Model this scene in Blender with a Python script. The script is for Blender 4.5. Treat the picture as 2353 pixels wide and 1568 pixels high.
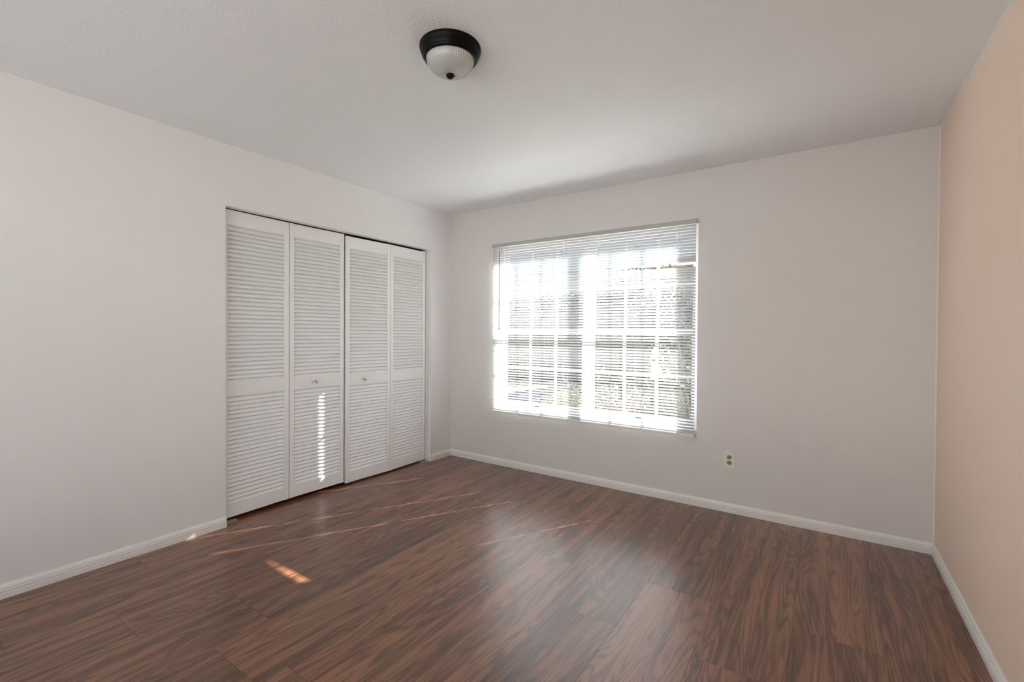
import bpy, bmesh, math, random
from mathutils import Vector, Matrix

sc = bpy.context.scene
COL = sc.collection
for o in list(bpy.data.objects):
    bpy.data.objects.remove(o)

# ------------------------------------------------------------------ camera
W, H = 2353, 1568
YAW, PITCH, ROLL = 0.596433, -0.010648, 0.006656
F_PX = 1051.56
cam_d = bpy.data.cameras.new('camera')
cam = bpy.data.objects.new('camera', cam_d)
COL.objects.link(cam)
fw = Vector((-math.sin(YAW) * math.cos(PITCH), math.cos(YAW) * math.cos(PITCH), math.sin(PITCH)))
rt = Vector((math.cos(YAW), math.sin(YAW), 0))
up = rt.cross(fw)
r2 = math.cos(ROLL) * rt + math.sin(ROLL) * up
u2 = -math.sin(ROLL) * rt + math.cos(ROLL) * up
M = Matrix((r2, u2, -fw)).transposed().to_4x4()
M.translation = Vector((3.14634, -3.50931, 1.25031))
cam.matrix_world = M
cam_d.sensor_fit = 'HORIZONTAL'
cam_d.sensor_width = 36.0
cam_d.lens = 36.0 * F_PX / W
cam_d.shift_x = -1.67 / W
cam_d.shift_y = -7.33 / W
cam_d.clip_start = 0.02
cam_d.clip_end = 300
sc.camera = cam

# ------------------------------------------------------------------ sky, sun, exposure
SUN_AZ, SUN_EL = math.radians(29.4), math.radians(35.2)
SUN_E, SKY_S = 36.0, 0.13
world = bpy.data.worlds.new('sky')
sc.world = world
world.use_nodes = True
wn = world.node_tree
wn.nodes.clear()
sky = wn.nodes.new('ShaderNodeTexSky')
sky.sky_type = 'NISHITA'
sky.sun_disc = False
sky.sun_elevation = SUN_EL
sky.sun_rotation = SUN_AZ
sky.air_density = 1.0
sky.dust_density = 1.5
hs = wn.nodes.new('ShaderNodeHueSaturation')
hs.inputs['Saturation'].default_value = 0.85
bg = wn.nodes.new('ShaderNodeBackground')
bg.inputs['Strength'].default_value = SKY_S
wo = wn.nodes.new('ShaderNodeOutputWorld')
wn.links.new(sky.outputs[0], hs.inputs['Color'])
wn.links.new(hs.outputs[0], bg.inputs['Color'])
wn.links.new(bg.outputs[0], wo.inputs['Surface'])

sun_d = bpy.data.lights.new('sun', 'SUN')
sun_d.energy = SUN_E
sun_d.angle = 0.0093
sun_d.color = (1.0, 0.98, 0.955)
sun = bpy.data.objects.new('sun', sun_d)
COL.objects.link(sun)
to_sun = Vector((math.sin(SUN_AZ) * math.cos(SUN_EL), math.cos(SUN_AZ) * math.cos(SUN_EL), math.sin(SUN_EL)))
sun.rotation_euler = to_sun.to_track_quat('Z', 'Y').to_euler()
sun.location = to_sun * 40

sc.view_settings.view_transform = 'Standard'
sc.view_settings.look = 'None'
sc.view_settings.gamma = 1.0
sc.view_settings.exposure = 0.34
sc.view_settings.use_curve_mapping = False
sc.cycles.max_bounces = 8
sc.cycles.diffuse_bounces = 5
sc.cycles.glossy_bounces = 3
sc.cycles.transmission_bounces = 5
sc.cycles.transparent_max_bounces = 16
sc.cycles.sample_clamp_indirect = 6.0
sc.cycles.use_denoising = True
sc.cycles.use_adaptive_sampling = True
sc.cycles.adaptive_threshold = 0.05
world.cycles.sampling_method = 'NONE'
sc.cycles.caustics_reflective = False
sc.cycles.caustics_refractive = False

# ------------------------------------------------------------------ materials
class NT:
    def __init__(self, name):
        self.m = bpy.data.materials.new(name)
        self.m.use_nodes = True
        self.t = self.m.node_tree
        self.t.nodes.clear()
        self.out = self.n('ShaderNodeOutputMaterial')
    def n(self, typ, **kw):
        nd = self.t.nodes.new(typ)
        for k, v in kw.items():
            if k.startswith('i_'):
                key = k[2:].replace('_', ' ')
                nd.inputs[int(key) if key.isdigit() else key].default_value = v
            else:
                setattr(nd, k, v)
        return nd
    def l(self, a, b):
        self.t.links.new(a, b)
    def math(self, op, a, b=None):
        nd = self.n('ShaderNodeMath', operation=op)
        for i, v in enumerate((a, b)):
            if v is None:
                continue
            if isinstance(v, (int, float)):
                nd.inputs[i].default_value = v
            else:
                self.l(v, nd.inputs[i])
        return nd.outputs[0]
    def mix(self, fac, a, b):
        nd = self.n('ShaderNodeMix', data_type='RGBA')
        for s, v in ((nd.inputs[0], fac), (nd.inputs[6], a), (nd.inputs[7], b)):
            if isinstance(v, (int, float)):
                s.default_value = v
            elif isinstance(v, tuple):
                s.default_value = (*v[:3], 1)
            else:
                self.l(v, s)
        return nd.outputs[2]
    def surf(self, s):
        self.l(s, self.out.inputs['Surface'])
        return self.m


def plain(name, col, rough=0.5, metal=0.0, spec=0.5, var=0.03, bump=0.0, bscale=60.0, coat=0.0):
    t = NT(name)
    p = t.n('ShaderNodeBsdfPrincipled', i_Roughness=rough, i_Metallic=metal)
    p.inputs['Specular IOR Level'].default_value = spec
    p.inputs['Coat Weight'].default_value = coat
    tc = t.n('ShaderNodeTexCoord')
    nz = t.n('ShaderNodeTexNoise', i_Scale=7.0, i_Detail=3.0)
    t.l(tc.outputs['Object'], nz.inputs['Vector'])
    c = t.mix(nz.outputs[0], tuple(x * (1 - var) for x in col), tuple(min(1, x * (1 + var)) for x in col))
    t.l(c, p.inputs['Base Color'])
    if bump:
        n2 = t.n('ShaderNodeTexNoise', i_Scale=bscale, i_Detail=3.0, i_Roughness=0.55)
        t.l(tc.outputs['Object'], n2.inputs['Vector'])
        b = t.n('ShaderNodeBump', i_Strength=bump, i_Distance=0.004)
        t.l(n2.outputs[0], b.inputs['Height'])
        t.l(b.outputs[0], p.inputs['Normal'])
    return t.surf(p.outputs[0])


def drywall(name, col, scale, strength, rough=0.6, spec=0.35):
    """Painted orange-peel drywall: soft knobs of two sizes."""
    t = NT(name)
    p = t.n('ShaderNodeBsdfPrincipled', i_Roughness=rough)
    p.inputs['Specular IOR Level'].default_value = spec
    tc = t.n('ShaderNodeTexCoord')
    big = t.n('ShaderNodeTexNoise', i_Scale=1.3, i_Detail=4.0)
    t.l(tc.outputs['Object'], big.inputs['Vector'])
    c = t.mix(big.outputs[0], tuple(x * 0.975 for x in col), tuple(min(1, x * 1.02) for x in col))
    t.l(c, p.inputs['Base Color'])
    a = t.n('ShaderNodeTexNoise', i_Scale=scale * 1.1, i_Detail=2.0, i_Roughness=0.55)
    t.l(tc.outputs['Object'], a.inputs['Vector'])
    h = t.math('SMOOTH_MAX', a.outputs[0], 0.42)
    b = t.n('ShaderNodeBump', i_Strength=strength, i_Distance=0.004)
    t.l(h, b.inputs['Height'])
    t.l(b.outputs[0], p.inputs['Normal'])
    return t.surf(p.outputs[0])


def wood_floor():
    t = NT('walnut_vinyl_plank')
    uv = t.n('ShaderNodeUVMap', uv_map='plank')
    at = t.n('ShaderNodeAttribute', attribute_name='plank_rand')
    sep = t.n('ShaderNodeSeparateColor')
    t.l(at.outputs['Color'], sep.inputs[0])
    suv = t.n('ShaderNodeSeparateXYZ')
    t.l(uv.outputs[0], suv.inputs[0])
    u, v = suv.outputs[0], suv.outputs[1]
    r1, r2, r3 = sep.outputs[0], sep.outputs[1], sep.outputs[2]

    def vec(su, sv, seed):
        cb = t.n('ShaderNodeCombineXYZ')
        t.l(t.math('ADD', t.math('MULTIPLY', u, su), t.math('MULTIPLY', r1, 37.0)), cb.inputs[0])
        t.l(t.math('ADD', t.math('MULTIPLY', v, sv), t.math('MULTIPLY', r2, 53.0)), cb.inputs[1])
        t.l(t.math('ADD', t.math('MULTIPLY', r3, 11.0), seed), cb.inputs[2])
        return cb.outputs[0]
    # growth rings: contour lines of a field stretched along the plank give cathedrals and knots
    fld = t.n('ShaderNodeTexNoise', i_Scale=1.0, i_Detail=1.5, i_Roughness=0.45, i_Distortion=0.35)
    t.l(vec(9.0, 0.95, 0.0), fld.inputs['Vector'])
    wob = t.n('ShaderNodeTexNoise', i_Scale=1.0, i_Detail=3.0)
    t.l(vec(95.0, 5.0, 3.0), wob.inputs['Vector'])
    ph = t.math('ADD', t.math('MULTIPLY', fld.outputs[0], 105.0), t.math('MULTIPLY', wob.outputs[0], 2.2))
    ring = t.math('ADD', t.math('MULTIPLY', t.math('SINE', ph), 0.5), 0.5)
    ring = t.math('SUBTRACT', 1.0, t.math('POWER', ring, 2.2))
    # fine pores
    por = t.n('ShaderNodeTexNoise', i_Scale=1.0, i_Detail=4.0, i_Roughness=0.65)
    t.l(vec(240.0, 5.0, 7.0), por.inputs['Vector'])
    # broad tone streaks
    st = t.n('ShaderNodeTexNoise', i_Scale=1.0, i_Detail=3.0, i_Roughness=0.55)
    t.l(vec(24.0, 1.1, 5.0), st.inputs['Vector'])
    tone = t.math('ADD', t.math('ADD', 0.08, t.math('MULTIPLY', ring, 0.12)),
                  t.math('ADD', t.math('MULTIPLY', por.outputs[0], 0.34), t.math('ADD', 0.06, t.math('MULTIPLY', st.outputs[0], 0.62))))
    tone = t.math('ADD', tone, t.math('MULTIPLY', t.math('SUBTRACT', r3, 0.5), 0.10))
    ramp = t.n('ShaderNodeValToRGB')
    e = ramp.color_ramp.elements
    e[0].position, e[0].color = 0.46, (0.030, 0.012, 0.006, 1)
    e[1].position, e[1].color = 0.84, (0.315, 0.130, 0.061, 1)
    m_ = e.new(0.65); m_.color = (0.134, 0.049, 0.021, 1)
    t.l(tone, ramp.inputs[0])
    p = t.n('ShaderNodeBsdfPrincipled', i_Roughness=0.34)
    p.inputs['Specular IOR Level'].default_value = 0.5
    p.inputs['Coat Weight'].default_value = 0.65
    p.inputs['Coat Roughness'].default_value = 0.26
    p.inputs['Coat IOR'].default_value = 1.58
    t.l(ramp.outputs[0], p.inputs['Base Color'])
    rg = t.math('ADD', 0.27, t.math('MULTIPLY', por.outputs[0], 0.16))
    t.l(rg, p.inputs['Roughness'])
    hgt = t.math('ADD', t.math('MULTIPLY', por.outputs[0], 0.8), t.math('MULTIPLY', ring, 0.35))
    b = t.n('ShaderNodeBump', i_Strength=0.32, i_Distance=0.0012)
    t.l(hgt, b.inputs['Height'])
    t.l(b.outputs[0], p.inputs['Normal'])
    t.l(b.outputs[0], p.inputs['Coat Normal'])
    return t.surf(p.outputs[0])


def blind_vinyl():
    t = NT('white_blind_vinyl')
    p = t.n('ShaderNodeBsdfPrincipled', i_Roughness=0.45)
    p.inputs['Base Color'].default_value = (0.62, 0.62, 0.65, 1)
    tr = t.n('ShaderNodeBsdfTranslucent')
    tc = t.n('ShaderNodeTexCoord')
    nz = t.n('ShaderNodeTexNoise', i_Scale=9.0, i_Detail=2.0)
    t.l(tc.outputs['Object'], nz.inputs['Vector'])
    t.l(t.mix(nz.outputs[0], (0.82, 0.82, 0.83), (0.86, 0.855, 0.86)), tr.inputs['Color'])
    mx = t.n('ShaderNodeMixShader')
    mx.inputs[0].default_value = 0.20
    t.l(p.outputs[0], mx.inputs[1])
    t.l(tr.outputs[0], mx.inputs[2])
    return t.surf(mx.outputs[0])


def pane_glass():
    t = NT('window_glass')
    tr = t.n('ShaderNodeBsdfTransparent')
    tr.inputs[0].default_value = (0.93, 0.96, 0.96, 1)
    gl = t.n('ShaderNodeBsdfGlossy', i_Roughness=0.02)
    lw = t.n('ShaderNodeLayerWeight', i_Blend=0.5)
    fr = t.math('ADD', 0.03, t.math('MULTIPLY', t.math('POWER', lw.outputs['Facing'], 5.0), 0.6))
    mx = t.n('ShaderNodeMixShader')
    t.l(fr, mx.inputs[0])
    t.l(tr.outputs[0], mx.inputs[1])
    t.l(gl.outputs[0], mx.inputs[2])
    return t.surf(mx.outputs[0])


def frosted():
    """Ribbed alabaster-white glass bowl."""
    t = NT('frosted_ribbed_glass')
    p = t.n('ShaderNodeBsdfPrincipled', i_Roughness=0.22)
    p.inputs['Base Color'].default_value = (0.80, 0.80, 0.77, 1)
    p.inputs['Coat Weight'].default_value = 0.5
    tc = t.n('ShaderNodeTexCoord')
    sp = t.n('ShaderNodeSeparateXYZ')
    t.l(tc.outputs['Object'], sp.inputs[0])
    ang = t.math('ARCTAN2', sp.outputs[1], sp.outputs[0])
    rib = t.math('SINE', t.math('MULTIPLY', ang, 60.0))
    b = t.n('ShaderNodeBump', i_Strength=0.22, i_Distance=0.002)
    t.l(rib, b.inputs['Height'])
    t.l(b.outputs[0], p.inputs['Normal'])
    nz = t.n('ShaderNodeTexNoise', i_Scale=14.0, i_Detail=3.0)
    t.l(tc.outputs['Object'], nz.inputs['Vector'])
    t.l(t.mix(nz.outputs[0], (0.70, 0.70, 0.68), (0.86, 0.86, 0.84)), p.inputs['Base Color'])
    tr = t.n('ShaderNodeBsdfTranslucent')
    tr.inputs[0].default_value = (0.85, 0.85, 0.82, 1)
    mx = t.n('ShaderNodeMixShader')
    mx.inputs[0].default_value = 0.35
    t.l(p.outputs[0], mx.inputs[1])
    t.l(tr.outputs[0], mx.inputs[2])
    return t.surf(mx.outputs[0])


def leafy(name, c1, c2):
    t = NT(name)
    p = t.n('ShaderNodeBsdfPrincipled', i_Roughness=0.6)
    oi = t.n('ShaderNodeTexCoord')
    nz = t.n('ShaderNodeTexNoise', i_Scale=2.5, i_Detail=2.0)
    t.l(oi.outputs['Object'], nz.inputs['Vector'])
    t.l(t.mix(nz.outputs[0], c1, c2), p.inputs['Base Color'])
    tr = t.n('ShaderNodeBsdfTranslucent')
    tr.inputs[0].default_value = (*c2, 1)
    mx = t.n('ShaderNodeMixShader')
    mx.inputs[0].default_value = 0.25
    t.l(p.outputs[0], mx.inputs[1])
    t.l(tr.outputs[0], mx.inputs[2])
    return t.surf(mx.outputs[0])


MT = {
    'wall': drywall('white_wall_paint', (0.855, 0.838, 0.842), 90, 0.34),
    'wall_shade': drywall('shaded_white_wall_paint', (0.775, 0.742, 0.722), 90, 0.34),  # white wall paint darkened and warmed: the window wall's shade is in its colour
    'peach': drywall('peach_wall_paint', (0.95, 0.755, 0.63), 90, 0.16),
    'ceil': drywall('ceiling_paint', (0.885, 0.893, 0.915), 75, 0.7, rough=0.55),
    'trim': plain('white_trim_paint', (0.86, 0.845, 0.82), rough=0.35, var=0.02),
    'door': plain('white_door_paint', (0.90, 0.892, 0.89), rough=0.42, var=0.02),
    'floor': wood_floor(),
    'gap': plain('dark_seam', (0.03, 0.018, 0.012), rough=0.8),
    'blind': blind_vinyl(),
    'rail': plain('white_enamel_steel', (0.80, 0.79, 0.77), rough=0.35),
    'grey_rail': plain('grey_enamel_steel', (0.50, 0.49, 0.475), rough=0.4),
    'cord': plain('white_cord', (0.80, 0.82, 0.86), rough=0.8),
    'wand': plain('clear_grey_plastic', (0.36, 0.33, 0.28), rough=0.25, coat=0.5),
    'pvc': plain('white_vinyl_frame', (0.86, 0.87, 0.88), rough=0.4),
    'glass': pane_glass(),
    'black': plain('black_bronze_metal', (0.003, 0.003, 0.0035), rough=0.34, spec=0.12),
    'dome': frosted(),
    'plate': plain('white_plastic_plate', (0.84, 0.81, 0.76), rough=0.35),
    'almond': plain('olive_almond_plastic', (0.36, 0.31, 0.13), rough=0.4),
    'slot': plain('black_slot', (0.01, 0.01, 0.01), rough=0.7),
    'nickel': plain('brushed_nickel', (0.62, 0.59, 0.54), rough=0.22, metal=1.0),
    'zinc': plain('zinc_bracket', (0.75, 0.75, 0.74), rough=0.4, metal=0.6),
    'dark': plain('dark_steel', (0.03, 0.03, 0.032), rough=0.5),
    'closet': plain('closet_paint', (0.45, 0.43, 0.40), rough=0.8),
    'lawn': leafy('lawn_grass', (0.14, 0.17, 0.05), (0.30, 0.31, 0.11)),
    'concrete': plain('concrete', (0.58, 0.54, 0.52), rough=0.9, bump=0.2, var=0.08),
    'stucco': plain('tan_stucco', (0.62, 0.56, 0.48), rough=0.9, bump=0.3),
    'stucco_fill': plain('fill_wall_stucco', (0.27, 0.268, 0.268), rough=0.9, bump=0.3),  # grey level sets how much fill the added rear wall bounces
    'fascia': plain('brown_fascia', (0.30, 0.19, 0.12), rough=0.7),
    'shingle': plain('roof_shingle', (0.23, 0.19, 0.16), rough=0.9, var=0.2, bump=0.5),
    'fence': plain('weathered_fence', (0.26, 0.19, 0.14), rough=0.9, var=0.15),
    'bark': plain('bark', (0.12, 0.085, 0.06), rough=0.9, var=0.2),
    'leaf': leafy('shrub_leaf', (0.035, 0.05, 0.018), (0.10, 0.12, 0.045)),
    'leaf2': leafy('tree_leaf', (0.04, 0.06, 0.025), (0.11, 0.14, 0.06)),
    'twig': leafy('dry_shrub_leaf', (0.09, 0.065, 0.045), (0.20, 0.15, 0.10)),
}

# ------------------------------------------------------------------ mesh helpers
class MB:
    def __init__(self):
        self.v, self.f, self.mi, self.sm = [], [], [], []
    def quad(self, *pts, mi=0):
        n = len(self.v)
        self.v += [tuple(p) for p in pts]
        self.f.append(tuple(range(n, n + len(pts)))); self.mi.append(mi); self.sm.append(False)
    def box(self, a, b, mi=0, mat=None):
        x0, y0, z0 = (min(p, q) for p, q in zip(a, b))
        x1, y1, z1 = (max(p, q) for p, q in zip(a, b))
        P = [(x0, y0, z0), (x1, y0, z0), (x1, y1, z0), (x0, y1, z0), (x0, y0, z1), (x1, y0, z1), (x1, y1, z1), (x0, y1, z1)]
        if mat is not None:
            P = [tuple(mat @ Vector(p)) for p in P]
        n = len(self.v)
        self.v += P
        for q in ((0, 3, 2, 1), (4, 5, 6, 7), (0, 1, 5, 4), (1, 2, 6, 5), (2, 3, 7, 6), (3, 0, 4, 7)):
            self.f.append(tuple(n + i for i in q)); self.mi.append(mi); self.sm.append(False)
    def bbox(self, a, b, w=0.002, mi=0, mat=None, seg=2):
        """Box with bevelled edges."""
        bm = bmesh.new()
        bmesh.ops.create_cube(bm, size=1.0)
        c = [(p + q) / 2 for p, q in zip(a, b)]
        s = [abs(q - p) for p, q in zip(a, b)]
        for v in bm.verts:
            v.co = Vector((c[0] + v.co.x * s[0], c[1] + v.co.y * s[1], c[2] + v.co.z * s[2]))
        bmesh.ops.bevel(bm, geom=list(bm.edges), offset=w, segments=seg, profile=0.6, affect='EDGES')
        self.bm(bm, mi, mat, smooth=False)
    def bm(self, bm, mi=0, mat=None, smooth=True):
        n = len(self.v)
        bm.verts.index_update()
        for v in bm.verts:
            self.v.append(tuple(mat @ v.co) if mat is not None else tuple(v.co))
        for f in bm.faces:
            self.f.append(tuple(n + v.index for v in f.verts)); self.mi.append(mi); self.sm.append(smooth)
        bm.free()
    def sweep(self, prof, p0, p1, nrm, cap=True, mi=0, m0=0.0, m1=0.0):
        """Extrude profile (outward, height) along p0->p1; m0/m1 = mitre (shift per outward unit)."""
        p0, p1, nrm = Vector(p0), Vector(p1), Vector(nrm)
        d = (p1 - p0).normalized()
        n = len(self.v)
        for base, m in ((p0, m0), (p1, m1)):
            for o, z in prof:
                self.v.append(tuple(base + nrm * o + Vector((0, 0, z)) + d * (m * o)))
        k = len(prof)
        flip = d.cross(Vector((0, 0, 1))).dot(nrm) < 0
        for i in range(k):
            j = (i + 1) % k
            q = (n + i, n + k + i, n + k + j, n + j)
            self.f.append(q if flip else q[::-1]); self.mi.append(mi); self.sm.append(False)
        if cap:
            a, b = tuple(range(n, n + k)), tuple(range(n + 2 * k - 1, n + k - 1, -1))
            if not flip:
                a, b = a[::-1], b[::-1]
            for q in (a, b):
                self.f.append(q); self.mi.append(mi); self.sm.append(False)
    def lathe(self, prof, seg=64, c=(0, 0, 0), mi=0, axis='Z'):
        """prof: list of (r, h); revolved round the axis through c."""
        n = len(self.v)
        rows = []
        for r, h in prof:
            if r < 1e-6:
                rows.append([len(self.v)]); pts = [(0, 0, h)]
            else:
                rows.append(list(range(len(self.v), len(self.v) + seg)))
                pts = [(r * math.cos(2 * math.pi * i / seg), r * math.sin(2 * math.pi * i / seg), h) for i in range(seg)]
            for x, y, z in pts:
                if axis == 'X':
                    x, y, z = z, x, y
                elif axis == 'Y':
                    x, y, z = y, z, x
                self.v.append((c[0] + x, c[1] + y, c[2] + z))
        for a, b in zip(rows, rows[1:]):
            for i in range(seg):
                j = (i + 1) % seg
                if len(a) == 1 and len(b) == 1:
                    continue
                if len(a) == 1:
                    q = (a[0], b[j], b[i])
                elif len(b) == 1:
                    q = (a[i], a[j], b[0])
                else:
                    q = (a[i], a[j], b[j], b[i])
                self.f.append(q); self.mi.append(mi); self.sm.append(True)
    def tube(self, p, q, r, seg=8, mi=0):
        p, q = Vector(p), Vector(q)
        d = (q - p)
        rot = d.to_track_quat('Z', 'Y').to_matrix()
        n = len(self.v)
        for b in (p, q):
            for i in range(seg):
                a = 2 * math.pi * i / seg
                self.v.append(tuple(b + rot @ Vector((r * math.cos(a), r * math.sin(a), 0))))
        for i in range(seg):
            j = (i + 1) % seg
            self.f.append((n + i, n + j, n + seg + j, n + seg + i)); self.mi.append(mi); self.sm.append(True)
        self.f.append(tuple(range(n + seg - 1, n - 1, -1))); self.mi.append(mi); self.sm.append(False)
        self.f.append(tuple(range(n + seg, n + 2 * seg))); self.mi.append(mi); self.sm.append(False)
    def build(self, name, mats, parent=None, loc=None, recalc=False):
        me = bpy.data.meshes.new(name)
        off = Vector(loc) if loc is not None else Vector((0, 0, 0))
        me.from_pydata([tuple(Vector(p) - off) for p in self.v], [], self.f)
        for m in (mats if isinstance(mats, (list, tuple)) else [mats]):
            me.materials.append(MT[m])
        for p, mi, s in zip(me.polygons, self.mi, self.sm):
            p.material_index = mi
            p.use_smooth = s
        if recalc:
            bm = bmesh.new(); bm.from_mesh(me)
            bmesh.ops.recalc_face_normals(bm, faces=bm.faces)
            bm.to_mesh(me); bm.free()
        me.update()
        o = bpy.data.objects.new(name, me)
        COL.objects.link(o)
        if parent is not None:
            o.parent = parent
            # part stays where it was modelled in world space
            o.location = off - parent_origin(parent)
        else:
            o.location = off
        return o


def parent_origin(p):
    v = Vector((0, 0, 0))
    while p is not None:
        v += p.location
        p = p.parent
    return v


def tag(o, label=None, cat=None, group=None, kind=None):
    for k, v in (('label', label), ('category', cat), ('group', group), ('kind', kind)):
        if v:
            o[k] = v
    return o


def empty(name, loc):
    o = bpy.data.objects.new(name, None)
    o.empty_display_size = 0.1
    COL.objects.link(o)
    o.location = loc
    return o

# ------------------------------------------------------------------ room dimensions
RW, RH, RY = 3.683, 2.44, -4.35          # width, height, rear wall
TH = 0.16                               # outer wall thickness
WX0, WX1, WZ0, WZ1 = 0.583, 2.388, 0.545, 2.062   # front window opening
CY0, CY1, CZ = -2.127, -0.285, 2.048    # closet opening
rng = random.Random(7)

# ---- floor of real planks with open seams
PW = 0.312
fl = MB()
uvs, rnd = [], []
JOINTS = {0: -2.832, 1: -2.466, 2: -2.686, 3: -2.576, 4: -1.280, 5: -1.652, 6: -1.227, 7: -1.654, 8: -1.232}
x_first = 2.737 - 8 * PW
for i in range(-4, 12):
    xa, xb = x_first + i * PW, x_first + (i + 1) * PW
    if xb < -0.8 or xa > RW + 0.05:
        continue
    k = i - 1
    j0 = JOINTS.get(k, -1.0 - rng.random() * 1.2)
    L = 1.524
    y = j0 - 4 * L
    while y < 0.1:
        ya, yb = max(y, RY), min(y + L, 0.0)
        if yb - ya > 0.01:
            a, b = max(xa, -0.78) + 0.0006, min(xb, RW) - 0.0006
            if b - a > 0.004:
                fl.quad((a, ya + 0.0006, 0), (b, ya + 0.0006, 0), (b, yb - 0.0006, 0), (a, yb - 0.0006, 0))
                r = (rng.random(), rng.random(), rng.random())
                uvs.append([(a - xa, ya - y), (b - xa, ya - y), (b - xa, yb - y), (a - xa, yb - y)])
                rnd.append(r)
        y += L
npl = len(fl.f)
fl.box((-0.78, RY, -0.12), (RW, 0.0, -0.0012), mi=1)
floor = fl.build('floor', ['floor', 'gap'])
me = floor.data
me.uv_layers.new(name='plank')
me.color_attributes.new('plank_rand', 'FLOAT_COLOR', 'CORNER')
for p in me.polygons:
    for c, li in enumerate(p.loop_indices):
        if p.index < npl:
            me.uv_layers['plank'].data[li].uv = uvs[p.index][c]
            me.color_attributes['plank_rand'].data[li].color = (*rnd[p.index], 1)
tag(floor, 'dark walnut plank floor running toward the window', 'floor', kind='structure')

m = MB(); m.box((-0.9, RY - 0.2, RH), (RW + 0.2, TH, RH + 0.15))
tag(m.build('ceiling', 'ceil'), 'white textured ceiling with a single round light', 'ceiling', kind='structure')

# ---- wall with the window
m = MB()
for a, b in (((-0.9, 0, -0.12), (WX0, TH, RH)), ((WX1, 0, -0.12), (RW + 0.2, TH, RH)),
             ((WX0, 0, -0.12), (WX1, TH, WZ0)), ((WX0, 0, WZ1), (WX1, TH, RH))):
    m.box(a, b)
tag(m.build('wall_back', 'wall_shade'), 'off-white textured wall holding the window', 'wall', kind='structure')

# ---- wall with the closet opening (0.115 m stud wall)
m = MB()
CT = 0.115
m.box((-CT, RY, 0), (0, CY0, RH))
m.box((-CT, CY1, 0), (0, 0, RH))
m.box((-CT, CY0, CZ), (0, CY1, RH))
tag(m.build('wall_left', 'wall'), 'off-white textured wall with the closet opening', 'wall', kind='structure')
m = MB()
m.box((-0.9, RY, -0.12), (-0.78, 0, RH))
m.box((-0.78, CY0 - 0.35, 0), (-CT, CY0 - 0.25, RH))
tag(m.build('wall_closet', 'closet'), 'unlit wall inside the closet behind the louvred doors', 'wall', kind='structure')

m = MB(); m.box((RW, RY, -0.12), (RW + 0.2, 0, RH))
tag(m.build('wall_right', 'peach'), 'peach painted wall at the right', 'wall', kind='structure')

# ---- rear wall behind the viewer with a wide glazed opening added for fill light
GX0, GX1, GZ0, GZ1 = 0.25, 3.45, 0.10, 2.30
m = MB()
for a, b in (((-0.9, RY - TH, -0.12), (GX0, RY, RH)), ((GX1, RY - TH, -0.12), (RW + 0.2, RY, RH)),
             ((GX0, RY - TH, GZ1), (GX1, RY, RH)), ((GX0, RY - TH, -0.12), (GX1, RY, GZ0))):
    m.box(a, b)
tag(m.build('wall_rear', 'wall'), 'off-white wall behind the viewer with an added wide window', 'wall', kind='structure')

# ---- baseboards
BP = [(0, 0), (0.014, 0), (0.014, 0.024), (0.011, 0.026), (0.011, 0.028), (0.0135, 0.030), (0.0135, 0.038),
      (0.0095, 0.041), (0.0095, 0.0435), (0.012, 0.0455), (0.0085, 0.055), (0.005, 0.061), (0.003, 0.063), (0, 0.063)]
m = MB(); m.sweep(BP, (0, 0, 0), (RW, 0, 0), (0, -1, 0), m0=1, m1=-1)
tag(m.build('baseboard_back', 'trim'), 'white ribbed baseboard under the window wall', 'baseboard', kind='structure')
m = MB()
m.sweep(BP, (0, RY, 0), (0, CY0 + 0.002, 0), (1, 0, 0), m1=0)
m.sweep(BP, (0, CY1, 0), (0, 0, 0), (1, 0, 0), m0=-1, m1=-1)
m.sweep(BP, (-0.032, CY1, 0), (0, CY1, 0), (0, -1, 0), m1=1)
tag(m.build('baseboard_left', 'trim'), 'white ribbed baseboard on the closet wall', 'baseboard', kind='structure')
m = MB(); m.sweep(BP, (RW, 0, 0), (RW, RY, 0), (-1, 0, 0), m0=1)
tag(m.build('baseboard_right', 'trim'), 'white ribbed baseboard along the peach wall', 'baseboard', kind='structure')

# ---- painted white edge strips on the peach wall
m = MB(); m.box((RW - 0.002, RY, RH - 0.013), (RW, 0, RH))
tag(m.build('trim_1', 'trim'), 'white edge strip between the peach wall and the ceiling', 'trim', kind='structure')
m = MB(); m.box((RW - 0.007, -0.003, 0.063), (RW, 0, RH - 0.013))
tag(m.build('trim_2', 'trim'), 'white edge strip in the corner beside the peach wall', 'trim', kind='structure')
# ---- closet jamb strips
m = MB()
m.bbox((-0.112, CY1 - 0.017, 0.0), (-0.038, CY1, CZ), 0.0015)
tag(m.build('trim_3', 'trim'), 'white jamb strip at the window side of the closet opening', 'trim', kind='structure')
m = MB()
m.bbox((-0.112, CY0, 0.0), (-0.09, CY0 + 0.012, CZ), 0.0015)
tag(m.build('trim_4', 'trim'), 'white jamb strip at the far left of the closet opening', 'trim', kind='structure')

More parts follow.
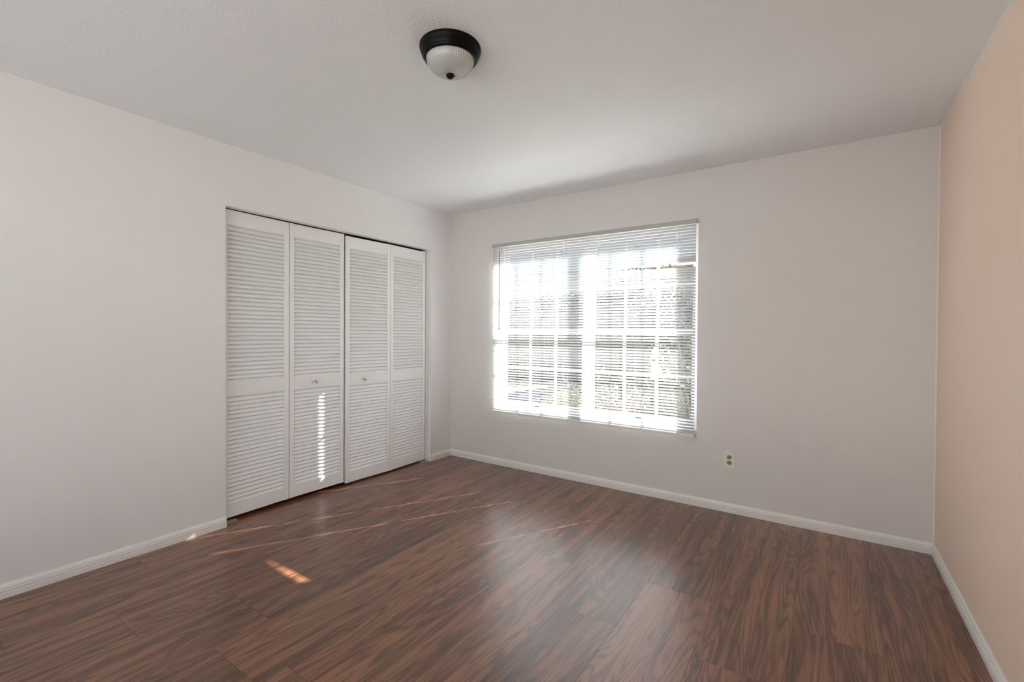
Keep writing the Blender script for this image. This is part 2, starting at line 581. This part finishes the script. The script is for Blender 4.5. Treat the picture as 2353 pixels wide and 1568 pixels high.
# ------------------------------------------------------------------ bifold closet doors
def louver_panel(width, z0, z1, knob_u=None):
    """Panel in local coords: x depth (front 0, back -0.028), y 0..width, z absolute. Returns meshes."""
    T, S = 0.028, 0.034
    zt, zb = z1 - 0.098, z0 + 0.092
    ma, mb_ = z0 + 0.795, z0 + 0.885
    fr = MB()
    fr.bbox((-T, 0.0008, z0), (0, S, z1), 0.002)
    fr.bbox((-T, width - S, z0), (0, width - 0.0008, z1), 0.002)
    for a, b in ((z0 + 0.001, zb), (ma, mb_), (zt, z1 - 0.001)):
        fr.bbox((-T + 0.002, S - 0.002, a), (-0.0015, width - S + 0.002, b), 0.0015)
    banks = []
    for a, b in ((zb, ma), (mb_, zt)):
        lv = MB()
        n = round((b - a) / 0.0285)
        p = (b - a) / n
        for i in range(n + 1):
            zc = a + i * p
            # slat: front lower edge near the face, top edge pushed back
            dx, dz, th = 0.0185, 0.0345, 0.0050
            L_ = math.hypot(dx, dz)
            nx, nz = dz / L_, dx / L_
            f0 = Vector((-0.0025, 0, zc - 0.004)); f1 = f0 + Vector((-dx, 0, dz))
            g0 = f0 - Vector((nx, 0, nz)) * th; g1 = f1 - Vector((nx, 0, nz)) * th
            prof = []
            for q in (g0, f0, f1, g1):
                prof.append((q.x, q.z))
            # round the front nose
            prof = [(g0.x, g0.z), (f0.x - 0.0022, f0.z - 0.0006), (f0.x - 0.0004, f0.z + 0.0006), (f0.x - 0.0006, f0.z + 0.0030), (f1.x, f1.z), (g1.x, g1.z)]
            prof = [(x, min(max(z, a), b)) for x, z in prof]
            if max(z for _, z in prof) - min(z for _, z in prof) < 0.003:
                continue
            k = len(prof); nn = len(lv.v)
            for yy in (S - 0.001, width - S + 0.001):
                lv.v += [(x, yy, z) for x, z in prof]
            for q in range(k):
                r = (q + 1) % k
                lv.f.append((nn + q, nn + k + q, nn + k + r, nn + r)); lv.mi.append(0); lv.sm.append(False)
        banks.append(lv)
    kn = None
    if knob_u is not None:
        kn = MB()
        zc = (ma + mb_) / 2 + 0.002
        kn.lathe([(0.0, -0.001), (0.008, -0.001), (0.008, 0.0015), (0.0048, 0.003), (0.0042, 0.012), (0.008, 0.0155),
                  (0.0108, 0.019), (0.0114, 0.022), (0.010, 0.0255), (0.006, 0.0275), (0.0, 0.028)], 32, (0, knob_u, zc), axis='X')
    return fr, banks, kn


def bifold(z0, z1, pts, knobs, label, group):
    root = empty('bifold_door', (pts[0][0], pts[0][1], 0))
    tag(root, label, 'closet door', group, 'thing')
    for k in range(2):
        (xa, ya), (xb, yb) = pts[k], pts[k + 1]
        w = math.hypot(xb - xa, yb - ya) - 0.003
        fr, banks, kn = louver_panel(w, z0, z1, knobs[k])
        ang = math.atan2(-(xb - xa), yb - ya)
        R = Matrix.Rotation(ang, 4, 'Z')
        f = fr.build('panel_frame', 'door')
        f.parent = root
        f.location = Vector((xa - pts[0][0], ya - pts[0][1] + 0.0015, 0))
        f.rotation_euler = (0, 0, ang)
        for bk in banks:
            b = bk.build('louvers', 'door', recalc=True)
            b.parent = f
        if kn:
            q = kn.build('knob', 'nickel', recalc=True)
            q['label'] = 'round nickel knob'
            q.parent = f
    return root

YM = -1.202
bifold(0.026, 2.0425, [(-0.056, CY0 + 0.004), (-0.076, -1.662), (-0.070, YM - 0.003)], [None, 0.200],
       'left white louvred bifold door, sitting higher, crossed by a strip of sunlight', 'bifold doors of the closet')
bifold(0.014, 2.029, [(-0.058, YM + 0.004), (-0.040, -0.752), (-0.052, CY1 - 0.024)], [0.170, None],
       'right white louvred bifold door, nearer the window, hanging lower under a black gap', 'bifold doors of the closet')

# track above the doors
tr = MB()
tr.box((-0.100, CY0 + 0.012, CZ - 0.0015), (-0.064, CY1 - 0.018, CZ))
tr.box((-0.108, CY0 + 0.012, CZ - 0.020), (-0.1055, CY1 - 0.018, CZ))
tg = tr.build('closet_track', 'dark')
tag(tg, 'dark metal door track along the top of the closet opening', 'door track')
pn = MB()
pn.tube((-0.066, YM + 0.002, 2.030), (-0.066, YM + 0.002, CZ), 0.004, 10)
pn.build('guide_pin', 'dark', tg)
# floor pivot brackets
for y0, y1, x0, lab in ((CY0 + 0.004, CY0 + 0.095, -0.060, 'small white metal pivot bracket on the floor at the left end of the closet'),
                        (CY1 - 0.085, CY1 - 0.020, -0.060, 'small white metal pivot bracket on the floor at the window end of the closet')):
    b = MB()
    b.bbox((x0 - 0.028, y0, 0.0), (x0 + 0.022, y1, 0.003), 0.001)
    b.bbox((x0 - 0.028, min(y0, y1) if y0 < -1 else y1 - 0.004, 0.0), (x0 + 0.014, (y0 + 0.004) if y0 < -1 else y1, 0.024), 0.001)
    o = b.build('pivot_bracket', 'zinc')
    tag(o, lab, 'bracket', 'closet pivot brackets')

# ------------------------------------------------------------------ window
win = empty('window_1', ((WX0 + WX1) / 2, 0.10, WZ0))
tag(win, 'white grid window of two single-hung sashes behind the blind', 'window', kind='structure')
YF0, YF1 = 0.075, 0.130
m = MB()
FT = 0.032
m.bbox((WX0, YF0, WZ0), (WX0 + FT, YF1, WZ1)); m.bbox((WX1 - FT, YF0, WZ0), (WX1, YF1, WZ1))
m.bbox((WX0 + FT, YF0, WZ0), (WX1 - FT, YF1, WZ0 + FT)); m.bbox((WX0 + FT, YF0, WZ1 - FT), (WX1 - FT, YF1, WZ1))
XM = (WX0 + WX1) / 2
m.bbox((XM - 0.030, YF0, WZ0 + FT), (XM + 0.030, YF1, WZ1 - FT))
m.build('window_frame', 'pvc', win)
ZR = 1.262
for xa, xb in ((WX0 + FT, XM - 0.03), (XM + 0.03, WX1 - FT)):
    for za, zb, yy in ((WZ0 + FT, ZR + 0.022, 0.092), (ZR - 0.022, WZ1 - FT, 0.112)):
        s = MB()
        b = 0.026
        for p, q in (((xa, za), (xa + b, zb)), ((xb - b, za), (xb, zb)), ((xa + b, za), (xb - b, za + 0.034)), ((xa + b, zb - 0.034), (xb - b, zb))):
            s.bbox((p[0], yy - 0.010, p[1]), (q[0], yy + 0.010, q[1]), 0.0015)
        so = s.build('sash', 'pvc', win)
        g = MB()
        w3 = (xb - xa - 2 * b) / 3
        for k in (1, 2):
            xc = xa + b + k * w3
            g.bbox((xc - 0.0115, yy - 0.006, za + 0.034), (xc + 0.0115, yy + 0.006, zb - 0.034), 0.001)
        zc = (za + zb) / 2
        g.bbox((xa + b, yy - 0.0055, zc - 0.0115), (xb - b, yy + 0.0055, zc + 0.0115), 0.001)
        g.build('muntin', 'pvc', so)
        p = MB(); p.box((xa + b - 0.004, yy - 0.0015, za + 0.03), (xb - b + 0.004, yy + 0.0015, zb - 0.03))
        p.build('pane', 'glass', so)
for xc in (0.985, 1.93):
    la = MB(); la.bbox((xc - 0.02, 0.070, WZ0 + FT - 0.002), (xc + 0.02, 0.084, WZ0 + FT + 0.010), 0.002)
    la.build('latch', 'dark', win)
m = MB(); m.bbox((WX0 - 0.03, -0.008, WZ0 - 0.012), (WX1 - 0.015, 0.075, WZ0 + 0.002), 0.003)
m.build('window_sill', 'trim', win)

# unseen rear window, added to let fill daylight into the room
rw = empty('window_fill', ((GX0 + GX1) / 2, RY - 0.08, GZ0))
tag(rw, 'wide white framed window added behind the viewer to let in fill light', 'window', kind='structure')
m = MB()
for a, b in (((GX0, GZ0), (GX0 + 0.05, GZ1)), ((GX1 - 0.05, GZ0), (GX1, GZ1)), ((GX0, GZ0), (GX1, GZ0 + 0.05)), ((GX0, GZ1 - 0.05), (GX1, GZ1)),
             (((GX0 + GX1) / 2 - 0.03, GZ0), ((GX0 + GX1) / 2 + 0.03, GZ1))):
    m.box((a[0], RY - 0.11, a[1]), (b[0], RY - 0.06, b[1]))
m.build('window_frame', 'pvc', rw)
m = MB(); m.box((GX0 + 0.05, RY - 0.087, GZ0 + 0.05), (GX1 - 0.05, RY - 0.083, GZ1 - 0.05))
m.build('pane', 'glass', rw)

# ------------------------------------------------------------------ venetian blind
BX0, BX1, BYC = 0.560, 2.380, -0.036
bl = empty('venetian_blind', ((BX0 + BX1) / 2, BYC, 0.503))
tag(bl, 'white horizontal mini blind hanging in front of the window, one slat slipped', 'window blind')
m = MB()
# U-channel head rail
m.bbox((BX0 - 0.003, BYC - 0.018, 2.050), (BX1 + 0.006, BYC - 0.0165, 2.080), 0.0006)
m.bbox((BX0 - 0.003, BYC + 0.0165, 2.050), (BX1 + 0.006, BYC + 0.018, 2.080), 0.0006)
m.bbox((BX0 - 0.003, BYC - 0.018, 2.050), (BX1 + 0.006, BYC + 0.018, 2.0515), 0.0006)
for xx in (BX0 - 0.003, BX1 + 0.004):
    m.bbox((xx, BYC - 0.019, 2.049), (xx + 0.002, BYC + 0.034, 2.081), 0.0005)
m.build('head_rail', 'grey_rail', bl)

CORDS = [0.690, 0.989, 1.308, 1.626, 1.938, 2.246]
HOLES = [CORDS[0], CORDS[2], CORDS[3], CORDS[5]]
TILT = math.radians(37)
PITCH_S, SW = 0.0226, 0.0252
NS = 67
Z_TOP = 2.034
XS = sorted([BX0, BX1] + [h + d for h in HOLES for d in (-0.007, 0.007)] + [1.50, 1.74, 1.86, 2.10])


def slat(mbx, zc, sag, tilt=TILT):
    """One crowned slat; sag(x) shifts it up or down; inner (room) edge is up."""
    ws = [-0.5, -0.32, -0.125, 0.125, 0.32, 0.5]
    n = len(mbx.v)
    for x in XS:
        for w in ws:
            crown = 0.0016 * (1 - (2 * w) ** 2)
            a, b = w * SW, crown
            y = BYC - (a * math.cos(tilt)) - b * math.sin(tilt) * -1 * -1
            z = zc + a * math.sin(tilt) + b * math.cos(tilt) + sag(x)
            mbx.v.append((x, y, z))
    kw = len(ws)
    for i in range(len(XS) - 1):
        xm = (XS[i] + XS[i + 1]) / 2
        hole = any(abs(xm - h) < 0.006 for h in HOLES)
        for j in range(kw - 1):
            if hole and j == 2:
                continue
            a = n + i * kw + j
            mbx.f.append((a, a + 1, a + kw + 1, a + kw)); mbx.mi.append(0); mbx.sm.append(True)


SLIP = 12
ramp = lambda x: max(0.0, min(1.0, (x - 1.74) / 0.36))
lifts = {SLIP: 0.021, SLIP - 1: 0.009, SLIP - 2: 0.003, SLIP + 1: -0.010, SLIP + 2: -0.006, SLIP + 3: -0.003}
sl = MB()
slip = MB()
for i in range(NS):
    zc = Z_TOP - i * PITCH_S
    k = lifts.get(i, 0.0)
    slat(slip if i == SLIP else sl, zc, (lambda x, k=k: k * ramp(x)), TILT if i != SLIP else math.radians(50))
sl.build('slats', 'blind', bl)
so = slip.build('slat', 'blind', bl)
so['label'] = 'slipped slat lifted at its right end'
m = MB()
zb = 0.503
prof = [(-0.011, zb + 0.004), (-0.0125, zb + 0.001), (-0.012, zb), (0.012, zb), (0.0125, zb + 0.003), (0.0125, zb + 0.014), (0.006, zb + 0.020), (-0.006, zb + 0.020), (-0.0125, zb + 0.014), (-0.0125, zb + 0.007), (-0.011, zb + 0.006)]
n = len(m.v); k = len(prof)
for x in (BX0 - 0.002, BX1 + 0.002):
    m.v += [(x, BYC + o, z) for o, z in prof]
for q in range(k):
    r = (q + 1) % k
    m.f.append((n + q, n + k + q, n + k + r, n + r)); m.mi.append(0); m.sm.append(False)
m.f += [tuple(range(n, n + k)), tuple(range(n + k, n + 2 * k))]; m.mi += [0, 0]; m.sm += [False, False]
m.build('bottom_rail', 'rail', bl, recalc=True)
for c in CORDS:
    m = MB()
    dy = SW * 0.5 * math.cos(TILT) + 0.0008
    for s in (-1, 1):
        m.tube((c, BYC + s * dy, 0.52), (c, BYC + s * dy, 2.052), 0.0006, 6)
    if c in HOLES:
        m.tube((c + 0.002, BYC, 0.52), (c + 0.002, BYC, 2.052), 0.0007, 6)
    m.build('ladder_cord', 'cord', bl)
w = MB()
w.tube((0.649, -0.061, 2.016), (0.652, -0.062, 1.285), 0.0042, 6)
w.tube((0.649, -0.058, 2.048), (0.649, -0.061, 2.022), 0.0013, 6)
w.lathe([(0.0, 1.278), (0.0045, 1.279), (0.0055, 1.290), (0.0045, 1.302), (0.0, 1.303)], 12, (0.652, -0.062, 0))
wo_ = w.build('tilt_wand', 'wand', bl)

# ------------------------------------------------------------------ ceiling light
LX, LY = 1.841, -2.065
lt = empty('ceiling_light', (LX, LY, RH))
tag(lt, 'flush round ceiling light with black rim and frosted ribbed glass bowl', 'ceiling light')
m = MB()
q = 0.865
m.lathe([(r_ * q, h_) for r_, h_ in [(0.0, 0.0), (0.147, 0.0), (0.1475, -0.004), (0.1465, -0.012), (0.141, -0.016), (0.139, -0.020), (0.137, -0.034), (0.132, -0.040),
         (0.129, -0.043), (0.127, -0.048), (0.121, -0.052), (0.117, -0.050), (0.115, -0.044), (0.112, -0.02), (0.0, -0.018)]], 96, (LX, LY, RH))
m.build('rim', 'black', lt, recalc=True)
m = MB()
R0, D0 = 0.100, 0.064
pr = []
for i in range(19):
    a = math.pi / 2 * i / 18
    pr.append((R0 * math.cos(a) ** 0.9 if i < 18 else 0.0, -D0 * math.sin(a)))
m.lathe(pr, 120, (0, 0, 0))
d = m.build('glass_bowl', 'dome', None, recalc=True)
d.parent = lt
d.location = (0, 0, -0.047)
m = MB()
m.lathe([(0.0, 0.006), (0.013, 0.004), (0.0165, 0.0), (0.0168, -0.004), (0.014, -0.010), (0.008, -0.0145), (0.0, -0.016)], 32, (LX, LY, RH - 0.047 - D0))
m.build('finial', 'black', lt, recalc=True)

# ------------------------------------------------------------------ wall outlet
OX, OZ = 2.610, 0.369
ol = empty('wall_outlet', (OX, -0.003, OZ))
tag(ol, 'white wall outlet plate with two olive sockets right of the window', 'power outlet')
m = MB()
n = 0.0
bmx = bmesh.new()
bmesh.ops.create_cube(bmx, size=1.0)
for v in bmx.verts:
    f = 0.90 if v.co.y < 0 else 1.0
    v.co = Vector((OX + v.co.x * 0.070 * (0.93 if v.co.y < 0 else 1), -0.003 + v.co.y * 0.006, OZ + v.co.z * 0.1145 * (0.955 if v.co.y < 0 else 1)))
bmesh.ops.bevel(bmx, geom=list(bmx.edges), offset=0.0015, segments=2, affect='EDGES')
m.bm(bmx, smooth=False)
m.build('cover_plate', 'plate', ol)
for zc in (OZ + 0.0195, OZ - 0.0195):
    m = MB()
    bmx = bmesh.new()
    seg = 40
    vs = []
    for yy in (-0.0075, -0.004):
        ring = []
        for i in range(seg):
            a = 2 * math.pi * i / seg
            x, z = 0.0168 * math.cos(a), 0.0168 * math.sin(a)
            z = max(-0.0135, min(0.0135, z))
            ring.append(bmx.verts.new((OX + x, yy, zc + z)))
        vs.append(ring)
    bmx.faces.new(vs[0]); bmx.faces.new(vs[1][::-1])
    for i in range(seg):
        j = (i + 1) % seg
        bmx.faces.new((vs[0][i], vs[1][i], vs[1][j], vs[0][j]))
    m.bm(bmx, smooth=False)
    so = m.build('socket', 'almond', ol, recalc=True)
    so['label'] = 'olive socket face'
    m = MB()
    m.box((OX - 0.0080, -0.0079, zc + 0.0005), (OX - 0.0056, -0.0070, zc + 0.0095))
    m.box((OX + 0.0056, -0.0079, zc + 0.0015), (OX + 0.0080, -0.0070, zc + 0.0085))
    m.lathe([(0, -0.0079), (0.0032, -0.0079), (0.0032, -0.0070), (0, -0.0070)], 16, (OX, 0, zc - 0.0070), axis='Y')
    m.build('slots', 'slot', so)
m = MB()
m.lathe([(0, -0.0072), (0.0028, -0.0070), (0.0032, -0.0058), (0, -0.0055)], 16, (OX, 0, OZ), axis='Y')
m.build('screw', 'zinc', ol, recalc=True)

# ------------------------------------------------------------------ outdoors
GZ = -0.35
m = MB(); m.box((-60, TH, GZ - 0.3), (60, 80, GZ)); m.box((-60, -80, GZ - 0.3), (60, RY - TH, GZ))
tag(m.build('ground', 'lawn'), 'sunlit lawn outside the window', 'lawn', kind='structure')
m = MB(); m.box((-9, 3.4, GZ - 0.02), (9, 6.6, GZ + 0.015)); m.box((-9, TH, GZ - 0.02), (9, 1.25, GZ + 0.012))  # second strip, next to the window, is added to bounce light onto the ceiling
tag(m.build('path', 'concrete'), 'pale concrete driveway beyond the shrubs and an added strip by the window bouncing light up', 'path', kind='structure')
m = MB(); m.box((-8, -11.0, GZ - 0.02), (9, RY - TH, GZ + 0.02))  # added out of view, bounces light up through the rear window
tag(m.build('terrace', 'concrete'), 'added pale concrete terrace behind the house, bouncing light into the room', 'terrace', kind='structure')


def shrub(name, loc, r, h, n, leafmat, label, cat, group=None, trunk=0.0, lsize=0.05, seed=0, twigs=14):
    rg = random.Random(seed)
    root = empty(name, loc)
    tag(root, label, cat, group)
    L0 = Vector(loc)
    b = MB()
    top = L0 + Vector((0, 0, trunk + h * 0.55))
    if trunk > 0:
        b.tube(L0, L0 + Vector((0.04, 0.02, trunk + h * 0.3)), 0.05 + 0.03 * trunk, 8)
    tips = []
    for _ in range(twigs):
        a, e = rg.uniform(0, 6.283), rg.uniform(0.15, 1.0)
        tip = L0 + Vector((r * 0.8 * math.cos(a) * e, r * 0.8 * math.sin(a) * e, trunk + h * (0.35 + 0.6 * rg.random())))
        b.tube(L0 + Vector((0, 0, trunk * 0.9)), tip, 0.008 + 0.006 * r, 5)
        tips.append(tip)
    b.build('branches', 'bark', root)
    f = MB()
    cl = [(rg.uniform(0, 6.283), rg.uniform(0.2, 0.85), rg.uniform(0.25, 0.9)) for _ in range(26)]
    for _ in range(n):
        a, e, zz = rg.choice(cl)
        c = L0 + Vector((r * e * math.cos(a), r * e * math.sin(a), trunk + h * zz))
        s = 0.30 * r
        q = c + Vector((rg.gauss(0, s * 0.55), rg.gauss(0, s * 0.55), rg.gauss(0, 0.12 * h)))
        if q.z < L0.z + trunk * 0.8 + 0.02:
            q.z = L0.z + trunk * 0.8 + 0.02 + rg.random() * 0.1
        n1 = Vector((rg.gauss(0, 1), rg.gauss(0, 1), rg.gauss(0, 1))).normalized()
        n2 = n1.orthogonal().normalized()
        ls = lsize * rg.uniform(0.6, 1.3)
        f.quad(q, q + n1 * ls * 0.5 + n2 * ls * 0.3, q + n1 * ls, q + n1 * ls * 0.5 - n2 * ls * 0.3)
    f.build('foliage', leafmat, root)
    return root


shrub('shrub', (1.15, 1.55, GZ), 0.55, 1.05, 1500, 'twig', 'dry brown shrub right outside the middle of the window', 'shrub', 'shrubs outside', seed=1, lsize=0.055)
shrub('shrub', (0.30, 2.10, GZ), 0.60, 0.75, 1300, 'lawn', 'yellow green shrub outside the left of the window', 'shrub', 'shrubs outside', seed=2, lsize=0.06)
shrub('shrub', (2.15, 1.30, GZ), 0.40, 1.75, 1500, 'leaf', 'tall green shrub outside the right edge of the window', 'shrub', 'shrubs outside', seed=3, lsize=0.05)
shrub('shrub', (1.75, 2.4, GZ), 0.55, 0.85, 1100, 'leaf', 'low dark green shrub between the dry shrub and the driveway', 'shrub', 'shrubs outside', seed=4)
trees = [(-12.0, 19.0, 1.0, 2.0, 1.9), (-7.8, 17.5, 1.0, 2.4, 1.7), (-5.0, 15.0, 1.2, 2.5, 1.4), (-2.7, 12.4, 1.0, 2.5, 1.15)]
labs = ['small dark tree furthest left across the driveway', 'dark green tree second from the left across the driveway',
        'broad green tree third from the left across the driveway', 'tall green tree nearest the tan house across the driveway']
for k, (x, y, tk, hh, rr) in enumerate(trees):
    shrub('tree', (x, y, GZ), rr, hh, 2600, 'leaf2', labs[k], 'tree', 'trees across the driveway', trunk=tk, lsize=0.17, seed=20 + k, twigs=20)
m = MB(); m.box((-12, -11.3, GZ), (14, -11.0, GZ + 4.6))  # added out of view as a reflector, sends sunlight in through the rear window
tag(m.build('wall_fill', 'stucco_fill'), 'tall sunlit stucco wall added behind the viewer to bounce fill light', 'wall', kind='structure')
# fence
fe = empty('wooden_fence', (-6, 10.5, GZ))
tag(fe, 'brown weathered board fence across the driveway', 'fence')
m = MB()
for i in range(85):
    x = -14 + i * 0.15
    m.box((x, 10.5, GZ), (x + 0.14, 10.52, GZ + 1.45 + 0.02 * (i % 3)))
m.build('boards', 'fence', fe)
m = MB()
for z in (0.3, 1.1):
    m.box((-14, 10.52, GZ + z), (-1.3, 10.56, GZ + z + 0.09))
m.build('rails', 'fence', fe)
# neighbouring house with an overhanging brown eave
hs_ = empty('neighbor_house', (2.2, 9.0, GZ))
tag(hs_, 'tan stucco house with a brown eave beyond the right of the window', 'house')
m = MB(); m.box((-0.2, 9.2, GZ), (8.5, 15, 2.85)); m.build('house_wall', 'stucco', hs_)
m = MB(); m.box((-0.75, 8.6, 2.78), (9, 8.66, 3.02)); m.box((-0.75, 8.66, 2.78), (-0.69, 15.6, 3.02)); m.build('fascia', 'fascia', hs_)
m = MB(); m.box((-0.69, 8.66, 2.82), (8.9, 15.6, 2.86)); m.build('soffit', 'fascia', hs_)
m = MB()
x0, x1, y0, y1, zr, zt = -0.8, 9.1, 8.55, 15.65, 3.0, 4.0
m.quad((x0, y0, zr), (x1, y0, zr), (x1, 12.1, zt), (x0, 12.1, zt))
m.quad((x0, y1, zr), (x0, 12.1, zt), (x1, 12.1, zt), (x1, y1, zr))
m.quad((x0, y0, zr), (x0, y1, zr), (x1, y1, zr), (x1, y0, zr))
m.quad((x0, y0, zr), (x0, 12.1, zt), (x0, y1, zr))
m.build('roof', 'shingle', hs_)
m = MB(); m.box((1.0, 9.15, 0.9), (2.6, 9.2, 2.1)); m.build('house_window', 'pvc', hs_)
shrub('bush', (0.35, 7.75, GZ), 0.85, 2.9, 2200, 'leaf2', 'tall leafy bush growing against the tan house', 'bush', seed=41, lsize=0.11)
